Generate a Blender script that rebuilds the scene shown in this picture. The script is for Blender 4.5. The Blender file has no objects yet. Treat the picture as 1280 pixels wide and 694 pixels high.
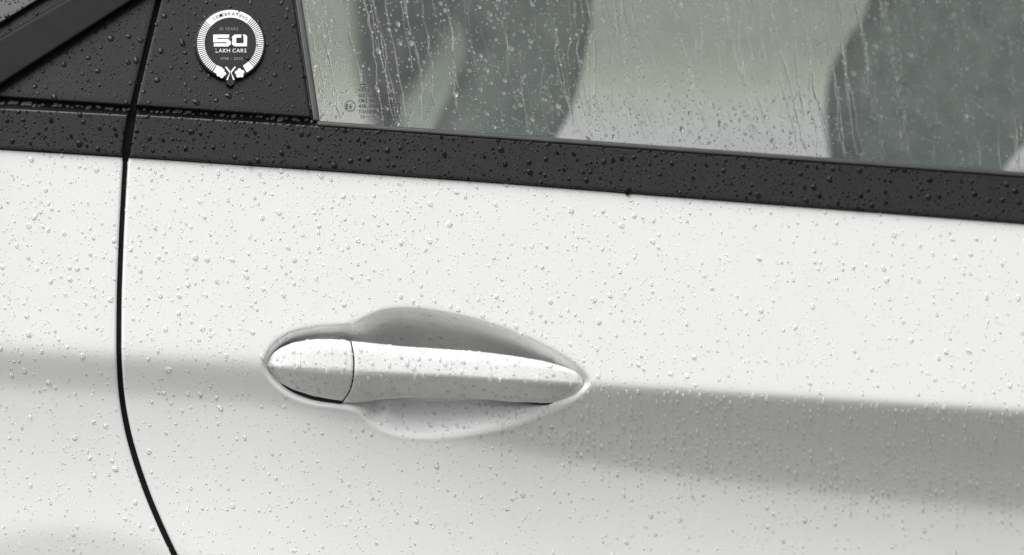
import bpy, bmesh, math, random
import numpy as np
from mathutils import Vector, Matrix
from mathutils.bvhtree import BVHTree

random.seed(11)
rng = np.random.default_rng(11)
sc = bpy.context.scene
C = sc.collection

# ------------------------------------------------------------------ camera, sky, sun, exposure
DIST = 2.6                       # metres from lens to door
FRAME_W = 0.77                   # metres of car side across the picture
S = FRAME_W / 1280.0             # metres per photograph pixel on the door
YAW = math.radians(9.0)
PITCH = math.radians(4.05)
FWD = Vector((math.sin(YAW) * math.cos(PITCH), math.cos(YAW) * math.cos(PITCH), -math.sin(PITCH)))
AIM = Vector((0, 0, 0.85))
CAM = AIM - FWD * DIST
RIGHT = FWD.cross(Vector((0, 0, 1))).normalized()
UP = RIGHT.cross(FWD).normalized()
cam_d = bpy.data.cameras.new('camera')
cam = bpy.data.objects.new('camera', cam_d)
C.objects.link(cam)
M3 = Matrix((RIGHT, UP, -FWD)).transposed()
cam.matrix_world = Matrix.Translation(CAM) @ M3.to_4x4()
cam_d.sensor_width = 36.0
cam_d.lens = 36.0 * DIST / FRAME_W
cam_d.clip_start = 0.05
cam_d.clip_end = 5000
cam_d.dof.use_dof = True
cam_d.dof.focus_distance = DIST - 0.035
cam_d.dof.aperture_fstop = 2.8
sc.camera = cam

SUN_EL, SUN_AZ = math.radians(65), math.radians(222)     # azimuth clockwise from +Y
w = bpy.data.worlds.new('World')
sc.world = w
w.use_nodes = True
nt = w.node_tree
nt.nodes.clear()
sky = nt.nodes.new('ShaderNodeTexSky')
sky.sky_type = 'NISHITA'
sky.sun_disc = False
sky.sun_elevation = SUN_EL
sky.sun_rotation = SUN_AZ
sky.air_density = 1.0
sky.dust_density = 6.0
sky.ozone_density = 1.0
hs = nt.nodes.new('ShaderNodeHueSaturation')             # cloud cover: the blue is gone
hs.inputs['Saturation'].default_value = 0.12
bg = nt.nodes.new('ShaderNodeBackground')
bg.inputs['Strength'].default_value = 0.06
wo = nt.nodes.new('ShaderNodeOutputWorld')
nt.links.new(sky.outputs[0], hs.inputs['Color'])
nt.links.new(hs.outputs[0], bg.inputs[0])
nt.links.new(bg.outputs[0], wo.inputs[0])
sun_d = bpy.data.lights.new('sun', 'SUN')
sun_d.energy = 2.3
sun_d.angle = math.radians(55)
sun_d.color = (1.0, 0.998, 0.985)
sun = bpy.data.objects.new('sun', sun_d)
C.objects.link(sun)
sdir = Vector((math.sin(SUN_AZ) * math.cos(SUN_EL), math.cos(SUN_AZ) * math.cos(SUN_EL), math.sin(SUN_EL)))
sun.rotation_euler = sdir.to_track_quat('Z', 'Y').to_euler()
sun.location = (0, -2, 6)
sc.view_settings.view_transform = 'Standard'
sc.view_settings.look = 'None'
sc.view_settings.gamma = 1
sc.view_settings.use_curve_mapping = False
sc.view_settings.exposure = 0.82
sc.render.engine = 'CYCLES'
sc.cycles.max_bounces = 24
sc.cycles.diffuse_bounces = 10
sc.cycles.glossy_bounces = 12
sc.cycles.transmission_bounces = 14
sc.cycles.transparent_max_bounces = 16
sc.cycles.use_denoising = True
sc.cycles.blur_glossy = 0.3

# ------------------------------------------------------------------ layout helpers
TANW = 36.0 / cam_d.lens
FWDn, RIGHTn, UPn, CAMn = map(np.array, (FWD, RIGHT, UP, CAM))


def rays(u, v):
    u = np.asarray(u, float)[..., None]
    v = np.asarray(v, float)[..., None]
    return FWDn + (u - 640) / 1280 * TANW * RIGHTn - (v - 347) / 1280 * TANW * UPn


def W(u, v, d):
    """Point of the car that shows at (u, v) of the photograph and lies d metres outward of the plane y = 0."""
    r = rays(u, v)
    k = (-np.asarray(d, float) - CAMn[1]) / r[..., 1]
    return CAMn + r * k[..., None]


def sstep(a, b, x):
    t = np.clip((np.asarray(x, float) - a) / (b - a), 0, 1)
    return t * t * (3 - 2 * t)


def softplus(x):
    return np.logaddexp(0, x)


def curve(pts, sm=0):
    """Smooth function through (x, y) points: linear table blurred with a gaussian of width sm."""
    xs, ys = np.array(pts, float).T
    if sm == 0:
        return lambda x: np.interp(x, xs, ys)
    g = np.arange(xs[0] - 4 * sm, xs[-1] + 4 * sm, sm / 6)
    sl0 = (ys[1] - ys[0]) / (xs[1] - xs[0])
    sl1 = (ys[-1] - ys[-2]) / (xs[-1] - xs[-2])
    gy = np.interp(g, xs, ys)
    gy = np.where(g < xs[0], ys[0] + sl0 * (g - xs[0]), gy)
    gy = np.where(g > xs[-1], ys[-1] + sl1 * (g - xs[-1]), gy)
    kx = np.arange(-18, 19) * (sm / 6)
    k = np.exp(-0.5 * (kx / sm) ** 2)
    k /= k.sum()
    pad = np.concatenate([gy[0] + sl0 * np.arange(-18, 0) * sm / 6, gy, gy[-1] + sl1 * np.arange(1, 19) * sm / 6])
    gs = np.convolve(pad, k, 'valid')
    return lambda x: np.interp(x, g, gs)


gap = curve([(-420, 300), (-260, 262), (-100, 222), (0, 198.5), (70, 181.5), (133, 166.5), (190, 157.5), (240, 154.5),
             (300, 151.5), (370, 149), (440, 148.5), (480, 150.5), (510, 154), (545, 161), (580, 171), (620, 185),
             (660, 202), (694, 218), (760, 252), (850, 305), (1000, 400)], 10)
ghw = curve([(-420, 2.6), (128, 2.6), (140, 5.0), (193, 5.0), (204, 3.2), (440, 3.3), (560, 3.8), (1000, 4.3)])
belt_lo = curve([(-400, 158), (0, 186), (157, 195.5), (370, 210), (645, 229.5), (800, 242), (1280, 279), (1700, 311)], 40)
belt_hi = curve([(-400, 110), (0, 132), (157, 140), (370, 153), (800, 184), (1280, 219), (1700, 250)], 40)
crease = curve([(-400, 412), (0, 437), (330, 455.5), (735, 481), (1280, 515), (1700, 542)], 40)
low_edge = curve([(-400, 462), (0, 482), (330, 504), (520, 536), (720, 578), (1000, 612), (1280, 639), (1700, 672)], 60)
tB = curve([(-400, .29), (0, .30), (330, .36), (600, .49), (760, .57), (1280, .65), (1700, .65)], 60)
ARCH = (80, 1010, 348)                                   # wheel-arch flare: centre and radius in photograph pixels


def d_body(u, v):
    """Outward depth of the white body side, before the handle recess."""
    u = np.asarray(u, float)
    v = np.asarray(v, float)

    def prof(t):
        A = 0.15
        B = tB(u)
        w0 = 3.0 + 3.0 * (1 - sstep(300, 700, u))
        t2 = low_edge(u) - crease(u)
        E1 = 0.30 * B
        wl = 5.0
        up2 = B - E1 + 0.02
        d = A * t - (A + B) * w0 * softplus(t / w0) + E1 * 14 * softplus((t - 0.55 * t2) / 14)
        d = d + (up2 - 0.06) * wl * softplus((t - t2) / wl) + 0.20 * 45 * softplus((t - t2 - 70) / 45)
        return d * S
    c = crease(u)
    d = prof(v - c) - prof(belt_lo(u) - c)
    ra = np.hypot(u - ARCH[0], v - ARCH[1])              # flare swells in below the arc
    d = d - 0.16 * S * 6 * softplus((ARCH[2] - ra) / 6)
    return d


# recess behind the handle: outline as a closed smooth curve
OUT = np.array([(331, 459), (335, 443), (347, 428), (366, 417), (392, 411), (420, 408.5), (443, 405), (462, 396), (482, 389.5),
                (508, 387.5), (545, 391), (600, 403), (650, 420), (695, 441), (722, 459), (736, 476), (728, 490), (703, 506),
                (662, 524), (620, 536), (572, 544), (530, 546), (493, 542), (466, 530), (446, 513), (422, 507), (392, 503),
                (365, 494), (343, 478)], float)


def closed_spline(P, n=10):
    out = []
    m = len(P)
    for i in range(m):
        p0, p1, p2, p3 = P[i - 1], P[i], P[(i + 1) % m], P[(i + 2) % m]
        for k in range(n):
            t = k / n
            out.append(0.5 * ((2 * p1) + (p2 - p0) * t + (2 * p0 - 5 * p1 + 4 * p2 - p3) * t * t + (3 * p1 - p0 - 3 * p2 + p3) * t ** 3))
    return np.array(out)


OUTD = closed_spline(OUT)


def sdist(u, v, P):
    """Signed distance to polygon P, positive inside."""
    shp = np.shape(u)
    q = np.stack([np.ravel(u), np.ravel(v)], 1)
    best = np.full(len(q), 1e9)
    inside = np.zeros(len(q), bool)
    for i in range(len(P)):
        a, b = P[i], P[(i + 1) % len(P)]
        ab = b - a
        t = np.clip(((q - a) @ ab) / (ab @ ab), 0, 1)
        best = np.minimum(best, ((q - a - t[:, None] * ab) ** 2).sum(1))
        cond = (a[1] > q[:, 1]) != (b[1] > q[:, 1])
        if abs(ab[1]) > 1e-9:
            xx = a[0] + (q[:, 1] - a[1]) * ab[0] / ab[1]
            inside ^= cond & (q[:, 0] < xx)
    s = np.sqrt(best)
    return np.where(inside, s, -s).reshape(shp)


rc_D = curve([(300, 13), (420, 14), (455, 24), (500, 80), (600, 80), (650, 60), (690, 26), (740, 12)], 10)
rc_R = curve([(300, 9), (420, 11), (455, 28), (500, 60), (590, 60), (640, 52), (690, 32), (740, 12)], 10)


def d_door(u, v):
    u = np.asarray(u, float)
    v = np.asarray(v, float)
    d = d_body(u, v)
    m = (u > 290) & (u < 780) & (v > 350) & (v < 590)
    if m.any():
        uu, vv = u[m], v[m]
        s = sdist(uu, vv, OUTD)
        ws = 1.5
        si = ws * softplus(s / ws)
        R, D = rc_R(uu), rc_D(uu)
        D = D * (1 - 0.70 * sstep(440, 490, uu) * sstep(2, 34, vv - crease(uu)))
        x = np.clip(si / R, 0, 1)
        d = d.copy()
        lip = 0.22 * np.exp(-((s + 3.5) / 3.0) ** 2) * sstep(-20, 25, vv - crease(uu))
        d[m] = d[m] - D * 1e-3 * (1 - (1 - x) ** 1.25) + lip * 1e-3
    return d


TUMBLE = math.tan(math.radians(24))


def d_glass(u, v):
    """Plane of the window: leans inward above the belt."""
    return -0.006 - (belt_hi(u) - v) * S * TUMBLE


def d_trim(u, v):
    return 0.0025 + (np.asarray(v, float) - belt_lo(u)) * S * 0.14


# ------------------------------------------------------------------ materials
def new_mat(name):
    m = bpy.data.materials.new(name)
    m.use_nodes = True
    n = m.node_tree
    b = n.nodes['Principled BSDF']
    return m, n, b


def noise(n, scale, detail=3, vec=None):
    t = n.nodes.new('ShaderNodeTexNoise')
    t.inputs['Scale'].default_value = scale
    t.inputs['Detail'].default_value = detail
    c = n.nodes.new('ShaderNodeTexCoord')
    n.links.new(c.outputs['Object'], t.inputs['Vector'])
    return t


def ramp_color(n, tex, sock, c0, c1, lo=0.3, hi=0.7):
    r = n.nodes.new('ShaderNodeValToRGB')
    r.color_ramp.elements[0].position = lo
    r.color_ramp.elements[1].position = hi
    r.color_ramp.elements[0].color = (*c0, 1)
    r.color_ramp.elements[1].color = (*c1, 1)
    n.links.new(tex.outputs['Fac'], r.inputs[0])
    n.links.new(r.outputs[0], sock)


def bump(n, b, tex, strength, dist):
    bp = n.nodes.new('ShaderNodeBump')
    bp.inputs['Strength'].default_value = strength
    bp.inputs['Distance'].default_value = dist
    n.links.new(tex.outputs['Fac'], bp.inputs['Height'])
    n.links.new(bp.outputs[0], b.inputs['Normal'])
    return bp


def mat_paint():
    m, n, b = new_mat('white_paint')
    ramp_color(n, noise(n, 35, 4), b.inputs['Base Color'], (0.80, 0.80, 0.795), (0.815, 0.815, 0.81))
    b.inputs['Roughness'].default_value = 0.35
    b.inputs['Coat Weight'].default_value = 0.8
    b.inputs['Coat Roughness'].default_value = 0.12
    bump(n, b, noise(n, 420, 2), 0.10, 0.0003)
    return m


def mat_plastic(name, c0, c1, rough, bumpv=0.25, scale=1600, spec=0.5):
    m, n, b = new_mat(name)
    ramp_color(n, noise(n, 60, 5), b.inputs['Base Color'], c0, c1)
    b.inputs['Roughness'].default_value = rough
    b.inputs['Specular IOR Level'].default_value = spec
    if bumpv:
        bump(n, b, noise(n, scale, 2), bumpv, 0.0002)
    return m


def mat_water(name, clear):
    m, n, b = new_mat(name)
    b.inputs['Base Color'].default_value = (1, 1, 1, 1)
    b.inputs['Roughness'].default_value = 0.28
    b.inputs['IOR'].default_value = 1.333
    b.inputs['Transmission Weight'].default_value = clear
    return m


def mat_glass():
    m, n, b = new_mat('tinted_glass')
    n.nodes.remove(b)
    out = n.nodes['Material Output']
    tr = n.nodes.new('ShaderNodeBsdfTransparent')
    tr.inputs[0].default_value = (0.915, 0.945, 0.925, 1)
    gl = n.nodes.new('ShaderNodeBsdfGlossy')
    gl.inputs['Roughness'].default_value = 0.03
    fr = n.nodes.new('ShaderNodeFresnel')
    fr.inputs[0].default_value = 1.5
    mx = n.nodes.new('ShaderNodeMixShader')
    n.links.new(fr.outputs[0], mx.inputs[0])
    n.links.new(tr.outputs[0], mx.inputs[1])
    n.links.new(gl.outputs[0], mx.inputs[2])
    df = n.nodes.new('ShaderNodeBsdfDiffuse')            # thin misting of condensation, finely uneven
    df.inputs[0].default_value = (0.8, 0.8, 0.8, 1)
    nz = noise(n, 55, 6)
    mr = n.nodes.new('ShaderNodeMapRange')
    mr.inputs[1].default_value = 0.3
    mr.inputs[2].default_value = 0.7
    mr.inputs[3].default_value = 0.022
    mr.inputs[4].default_value = 0.050
    n.links.new(nz.outputs['Fac'], mr.inputs[0])
    m2 = n.nodes.new('ShaderNodeMixShader')
    n.links.new(mr.outputs[0], m2.inputs[0])
    n.links.new(mx.outputs[0], m2.inputs[1])
    n.links.new(df.outputs[0], m2.inputs[2])
    n.links.new(m2.outputs[0], out.inputs[0])
    return m


PAINT = mat_paint()
TRIM = mat_plastic('grained_black_trim', (0.006, 0.006, 0.006), (0.009, 0.009, 0.009), 0.42, 0.5, 2200, 0.80)
GLOSSY = mat_plastic('black_pillar_plastic', (0.005, 0.005, 0.005), (0.007, 0.007, 0.007), 0.40, 0.25, 1800, 0.24)
STRIP = mat_plastic('satin_grey_strip', (0.006, 0.006, 0.006), (0.010, 0.010, 0.010), 0.5, 0.2, 900, 0.13)
RUBBER = mat_plastic('black_rubber', (0.008, 0.008, 0.008), (0.012, 0.012, 0.012), 0.65, 0.3, 900, 0.3)
SEALG = mat_plastic('grey_wet_rubber', (0.03, 0.03, 0.03), (0.045, 0.045, 0.044), 0.35, 0.2, 700)
WHITE = mat_plastic('white_print', (0.72, 0.72, 0.72), (0.76, 0.76, 0.76), 0.5, 0, 1, 0.3)
BADGE = mat_plastic('badge_black', (0.006, 0.006, 0.006), (0.009, 0.009, 0.009), 0.4, 0.15, 1500, 0.24)
FAINT = mat_plastic('grey_print', (0.15, 0.15, 0.15), (0.24, 0.24, 0.24), 0.45, 0)
PRINT = mat_plastic('black_print', (0.012, 0.012, 0.012), (0.02, 0.02, 0.02), 0.6, 0)
SEAT = mat_plastic('dark_seat_fabric', (0.095, 0.118, 0.106), (0.135, 0.165, 0.15), 0.85, 0.5, 500)
LINER = mat_plastic('light_grey_trim', (0.44, 0.43, 0.44), (0.50, 0.49, 0.50), 0.7, 0.3, 300)
DARKTRIM = mat_plastic('dark_grey_trim', (0.14, 0.148, 0.145), (0.17, 0.178, 0.175), 0.6, 0.3, 300)
WATER = mat_water('rain_water', 1.0)
BEAD = mat_water('light_whitened_rain_water', 0.68)  # diffuse white mixed in, standing for light the drops gather
RUNNEL = mat_water('running_rain_water', 1.0)
RUNNEL.node_tree.nodes['Principled BSDF'].inputs['Roughness'].default_value = 0.06
WETBASE = mat_plastic('wetted_black_plastic', (0.005, 0.005, 0.005), (0.006, 0.006, 0.006), 0.5, 0, 1, 0.04)
GLASS = mat_glass()

# ------------------------------------------------------------------ object helpers
def tag(o, label=None, cat=None, group=None, kind=None):
    for k, x in (('label', label), ('category', cat), ('group', group), ('kind', kind)):
        if x:
            o[k] = x
    return o


def empty(name, loc):
    o = bpy.data.objects.new(name, None)
    o.empty_display_size = 0.1
    C.objects.link(o)
    o.location = loc
    return o


SURF = []                                                # meshes the rain can settle on
ORIGIN = np.array((0.0, 0.0, 0.0))


def link(name, V, F, mat, parent=None, smooth=True, rain=None):
    me = bpy.data.meshes.new(name)
    me.from_pydata([tuple(p) for p in np.asarray(V).tolist()], [], [tuple(f) for f in F])
    bm = bmesh.new()
    bm.from_mesh(me)
    bmesh.ops.recalc_face_normals(bm, faces=bm.faces) if rain is None else None
    bm.to_mesh(me)
    bm.free()
    me.update()
    me.polygons.foreach_set('use_smooth', [smooth] * len(me.polygons))
    me.materials.append(mat)
    o = bpy.data.objects.new(name, me)
    C.objects.link(o)
    if parent:
        o.parent = parent
        o.matrix_parent_inverse = Matrix.Translation(-parent.location)
    if rain:
        SURF.append((rain, BVHTree.FromPolygons([tuple(p) for p in np.asarray(V).tolist()], [tuple(f) for f in F])))
    return o


def edged(grid, L, bev):
    """Sample positions 0..L with extra ones that round both edges."""
    e = np.array([0, 0.02, 0.1, 0.25, 0.5, 0.75, 1.0]) * bev
    mid = [g for g in grid if bev * 1.2 < g < L - bev * 1.2]
    return np.concatenate([e, mid, L - e[::-1]])


def patch(name, P, ag, La, bg_, Lb, dfn, mat, parent, bev=2.0, skirt=6e-3, rain=None, edges=(1, 1, 1, 1)):
    """Sheet with rounded edges and a skirt turned inward. P(a, b) -> (u, v)."""
    a = edged(ag, La, bev)
    b = edged(bg_, Lb, bev)
    A, B = np.meshgrid(a, b)
    u, v = P(A, B)
    d = dfn(u, v)

    def rnd(x):
        k = np.clip((bev - x) / bev, 0, 1)
        return bev * S * (1 - np.sqrt(np.maximum(0, 1 - k * k)))
    ins = np.zeros_like(A)
    for on, x in zip(edges, (A, La - A, B, Lb - B)):
        if on:
            ins = np.maximum(ins, rnd(x))
    d = d - ins
    V = W(u, v, d)
    nb, na = A.shape
    V = V.reshape(-1, 3)
    F = []
    idx = np.arange(nb * na).reshape(nb, na)
    q = np.stack([idx[:-1, :-1], idx[1:, :-1], idx[1:, 1:], idx[:-1, 1:]], -1).reshape(-1, 4)
    F = q.tolist()
    loop = list(idx[0, :]) + list(idx[1:, -1]) + list(idx[-1, -2::-1]) + list(idx[-2:0:-1, 0])
    n0 = len(V)
    inner = V[loop] + np.array((0, skirt, 0))
    V = np.concatenate([V, inner])
    m = len(loop)
    for i in range(m):
        j = (i + 1) % m
        F.append([loop[i], loop[j], n0 + j, n0 + i])
    return link(name, V, F, mat, parent, True, rain or 'none')


# ------------------------------------------------------------------ setting
def sheet(name, x0, x1, y0, y1, z, mat, nx=2, ny=2):
    X, Y = np.meshgrid(np.linspace(x0, x1, nx), np.linspace(y0, y1, ny))
    V = np.stack([X.ravel(), Y.ravel(), np.full(X.size, z)], 1)
    idx = np.arange(nx * ny).reshape(ny, nx)
    F = np.stack([idx[:-1, :-1], idx[:-1, 1:], idx[1:, 1:], idx[1:, :-1]], -1).reshape(-1, 4).tolist()
    o = link(name, V, F, mat, None, False, 'none')
    o['kind'] = 'structure'
    return o


m, n, b = new_mat('wet_asphalt')
ramp_color(n, noise(n, 3, 8), b.inputs['Base Color'], (0.046, 0.047, 0.042), (0.076, 0.077, 0.069))
b.inputs['Roughness'].default_value = 0.22
bump(n, b, noise(n, 90, 4), 0.3, 0.002)
sheet('ground', -900, 900, -900, 900, 0.0, m)
m, n, b = new_mat('meadow_green')
ramp_color(n, noise(n, 0.35, 6), b.inputs['Base Color'], (0.15, 0.154, 0.12), (0.205, 0.208, 0.16))
b.inputs['Roughness'].default_value = 0.9
sheet('grass_field', -400, 500, 46, 100, 0.004, m)
m, n, b = new_mat('hillside_scrub')
ramp_color(n, noise(n, 0.15, 6), b.inputs['Base Color'], (0.088, 0.092, 0.074), (0.13, 0.134, 0.112))
b.inputs['Roughness'].default_value = 0.9
hx, hy = np.meshgrid(np.linspace(-400, 600, 26), np.linspace(99.9, 320, 23))
hz = 0.006 + 22 * sstep(95, 330, hy) + 1.2 * np.sin(hx * .031) * sstep(110, 200, hy) + .8 * np.sin(hx * .07 + hy * .05) * sstep(110, 200, hy)
hi_ = np.arange(hx.size).reshape(hx.shape)
hf = np.stack([hi_[:-1, :-1], hi_[:-1, 1:], hi_[1:, 1:], hi_[1:, :-1]], -1).reshape(-1, 4).tolist()
o = link('hillside', np.stack([hx.ravel(), hy.ravel(), hz.ravel()], 1), hf, m, None, True, 'none')
o['kind'] = 'structure'

m, n, b = new_mat('road_sky_sheen')
ramp_color(n, noise(n, 0.6, 7), b.inputs['Base Color'], (0.235, 0.225, 0.235), (0.30, 0.285, 0.30))
b.inputs['Roughness'].default_value = 0.5
sheet('pale_wet_road', -300, 400, 4, 45.9, 0.004, m)  # pale base colour stands for sky reflected in the wet road
m, n, b = new_mat('far_foliage')
ramp_color(n, noise(n, 0.4, 4), b.inputs['Base Color'], (0.09, 0.10, 0.065), (0.12, 0.125, 0.09))
b.inputs['Roughness'].default_value = 0.8
V, F = [], []
for i in range(70):
    cx, cy = rng.uniform(-40, 330), rng.uniform(255, 310)
    h = rng.uniform(4, 9)
    for k in range(26):
        p = np.array((cx, cy, 21 + h * 0.5)) + rng.normal(0, 1, 3) * (h * .22, h * .22, h * .24)
        p[2] = max(p[2], 17)
        e1 = rng.normal(0, 1, 3)
        e1 /= np.linalg.norm(e1)
        e2 = np.cross(e1, rng.normal(0, 1, 3))
        e2 /= np.linalg.norm(e2)
        r = rng.uniform(.5, 1.2)
        i0 = len(V)
        V += [p - e1 * r - e2 * r, p + e1 * r - e2 * r, p + e1 * r + e2 * r, p - e1 * r + e2 * r]
        F.append((i0, i0 + 1, i0 + 2, i0 + 3))
o = link('distant_woods', V, F, m, None, False, 'none')
tag(o, 'pale blurred woods far beyond the field', 'woods', None, 'stuff')

# ------------------------------------------------------------------ the car
car = empty('car', (0, 0.85, 0))
tag(car, 'wet white car seen close at its rear door handle and dark belt trim', 'car')


def rng_px(lo, hi, st):
    return list(np.arange(lo, hi, st))


# door skin -------------------------------------------------------
U_MAX = 1620
LA = U_MAX - 157
ag = rng_px(0, 150, 5) + rng_px(150, 610, 1.6) + rng_px(610, LA, 6)
T0 = 245
bgd = rng_px(0, 150, 5) + rng_px(150, 350, 1.35) + rng_px(350, 470, 2.5) + rng_px(470, 800, 7)
LBD = 790


def P_door(A, B):
    un = 157 + A
    u = un
    for _ in range(4):
        top, cr = belt_lo(u) - 7, crease(u)
        v = np.where(B < T0, top + (cr - top) * B / T0, cr + (B - T0))
        u = un + (gap(v) + ghw(v) - 157) * (1 - sstep(0, 420, A))
    top, cr = belt_lo(u) - 7, crease(u)
    v = np.where(B < T0, top + (cr - top) * B / T0, cr + (B - T0))
    return u, v


patch('rear_door_skin', P_door, ag, LA, bgd, LBD, d_door, PAINT, car, 3.4, 0.02, 'door', (1, 0, 0, 0))

U_MIN = -340


def P_quarter(A, B):
    un = U_MIN + A
    L = 149 - U_MIN
    u = un
    for _ in range(4):
        top, cr = belt_lo(u) - 7, crease(u)
        v = np.where(B < T0, top + (cr - top) * B / T0, cr + (B - T0))
        u = U_MIN + A * (gap(v) - ghw(v) - U_MIN) / L
    return u, v


LQ = 149 - U_MIN
bq = rng_px(0, 215, 5) + rng_px(215, 330, 1.6) + rng_px(330, 800, 5)
patch('quarter_panel', P_quarter, rng_px(0, LQ, 5), LQ, bq, LBD, d_body, PAINT, car, 3.4, 0.02, 'quarter', (0, 1, 0, 0))

# belt trim -------------------------------------------------------


def strip_P(lo_u, hi_u, top, bot, Lb):
    """Band between two curves; lo_u/hi_u give its ends for each v."""
    def P(A, B):
        f = B / Lb
        u = lo_u(150.0) + A
        for _ in range(3):
            v = top(u) + (bot(u) - top(u)) * f
            l0, h0 = lo_u(v), hi_u(v)
            La = hi_u(150.0) - lo_u(150.0)
            u = l0 + A / La * (h0 - l0)
        v = top(u) + (bot(u) - top(u)) * f
        return u, v
    return P


g_r = lambda v: gap(v) + ghw(v) + np.zeros_like(v)
g_l = lambda v: gap(v) - ghw(v) + np.zeros_like(v)
const = lambda c: (lambda v: c + np.zeros_like(np.asarray(v, float)))
Lt = U_MAX - 167.0
patch('belt_trim', strip_P(g_r, const(U_MAX), lambda u: belt_hi(u) + 2, belt_lo, 55), rng_px(0, Lt, 8), float(const(U_MAX)(150.) - g_r(150.)), rng_px(0, 55, 4), 55,
      d_trim, TRIM, car, 2.6, 0.012, 'trim')
patch('belt_trim', strip_P(const(U_MIN), g_l, lambda u: belt_hi(u) + 3, lambda u: belt_lo(u) - .5, 55), rng_px(0, 500, 8), float(g_l(150.) - U_MIN), rng_px(0, 55, 4), 55,
      d_trim, TRIM, car, 2.6, 0.012, 'trim')
# thin black strip standing for the shadow line under the trim
for e0, e1, ln in ((const(U_MIN), g_l, float(g_l(150.) - U_MIN)), (g_r, const(U_MAX), float(U_MAX - g_r(150.)))):
    patch('trim_shadow_strip', strip_P(e0, e1, lambda u: belt_lo(u) - 4, lambda u: belt_lo(u) + 1.6, 6), rng_px(0, ln, 12), ln, [3], 6,
          lambda u, v: d_trim(u, v) - 0.0018 + 0 * u, RUBBER, car, 0.8, 0.012)

# pillar pieces ---------------------------------------------------
VT = -330.0
cr_right = lambda v: 367.5 + 22.5 * np.asarray(v, float) / 150.0


def P_corner(A, B):
    f = B / 465.0
    u = 215 + A
    for _ in range(3):
        bot = 132.5 + 0.068 * (u - 170)
        v = VT + (bot - VT) * f
        l0, h0 = g_r(v), cr_right(v)
        u = l0 + A / 190.0 * (h0 - l0)
    return u, v


d_pil = lambda u, v: d_glass(u, v) + 0.007
patch('pillar_panel', P_corner, rng_px(0, 190, 6), 190, rng_px(0, 465, 6), 465, d_pil, GLOSSY, car, 2.6, 0.010, 'pillar')
# channel rubber between corner panel and glass
def P_run(A, B):
    v = VT + (151 - VT) * B / 480
    return cr_right(v) + 1.2 + A, v
patch('glass_channel', P_run, [4], 8.5, rng_px(0, 480, 10), 480, lambda u, v: d_glass(u, v) + 0.0035, SEALG, car, 1.8, 0.012)

def P_tri(A, B):
    f = B / 465.0
    u = U_MIN + A
    for _ in range(3):
        bot = 121.5 + 0.066 * u
        v = VT + (bot - VT) * f
        h0 = g_l(v)
        u = U_MIN + A / 505.0 * (h0 - U_MIN)
    return u, v
patch('quarter_pillar_panel', P_tri, rng_px(0, 505, 7), 505, rng_px(0, 465, 7), 465, d_pil, GLOSSY, car, 2.6, 0.010, 'pillar')

# diagonal strip over the quarter pillar
e_lo = curve([(-340, 322), (0, 107), (60, 68.5), (165, 1.5), (300, -84)], 6)
e_hi = curve([(-340, 240), (0, 47), (50, 17.5), (80, 0.5), (300, -128)], 6)
def P_band(A, B):
    u = -340 + A
    return u, e_hi(u) + (e_lo(u) - e_hi(u)) * B / 60.0
patch('pillar_strip', P_band, rng_px(0, 580, 7), 580, rng_px(0, 60, 4), 60, lambda u, v: d_pil(u, v) + 0.009, STRIP, car, 4.5, 0.012)
e_hi2 = curve([(-340, 215), (0, 30), (60, -7), (300, -150)], 6)
def P_upper(A, B):
    u = -340 + A
    return u, VT + (e_hi2(u) - VT) * B / 300.0
patch('roof_side_panel', P_upper, rng_px(0, 560, 8), 540, rng_px(0, 300, 8), 300, lambda u, v: d_pil(u, v) + 0.006, TRIM, car, 2.5, 0.012, 'pillar')

# seals and dark shade filler behind the gaps
def P_seal(A, B):
    v = -330 + B
    return gap(v) - 16 + A, v
def d_seal(u, v):
    d = np.where(v > belt_lo(u), d_body(u, v), np.where(v > belt_hi(u), d_trim(u, v), d_glass(u, v) + .006))
    return d - 0.012
patch('door_seal', P_seal, rng_px(0, 32, 4), 32, rng_px(0, 1280, 6), 1280, d_seal, RUBBER, car, 2, 0.004)
for e0, e1, ln in ((const(U_MIN), g_l, float(g_l(150.) - U_MIN)), (g_r, const(396), float(396 - g_r(150.)))):
    patch('belt_gap_shade', strip_P(e0, e1, lambda u: belt_hi(u) - 22, lambda u: belt_hi(u) + 12, 34), rng_px(0, ln, 8), ln, rng_px(0, 34, 4), 34,
          lambda u, v: d_glass(u, v) - 0.001, RUBBER, car, 2, 0.004, 'ledge')  # black filler standing for the shadow in the gap above the trim
patch('window_seal', strip_P(lambda v: cr_right(v) + 6, const(U_MAX), lambda u: belt_hi(u) - 3.6, lambda u: belt_hi(u) + 2.4, 6), rng_px(0, 1230, 12), float(U_MAX - cr_right(150.) - 6), [2, 4], 6,
      lambda u, v: d_glass(u, v) + 0.0045, SEALG, car, 2.2, 0.012, 'seal')

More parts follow.
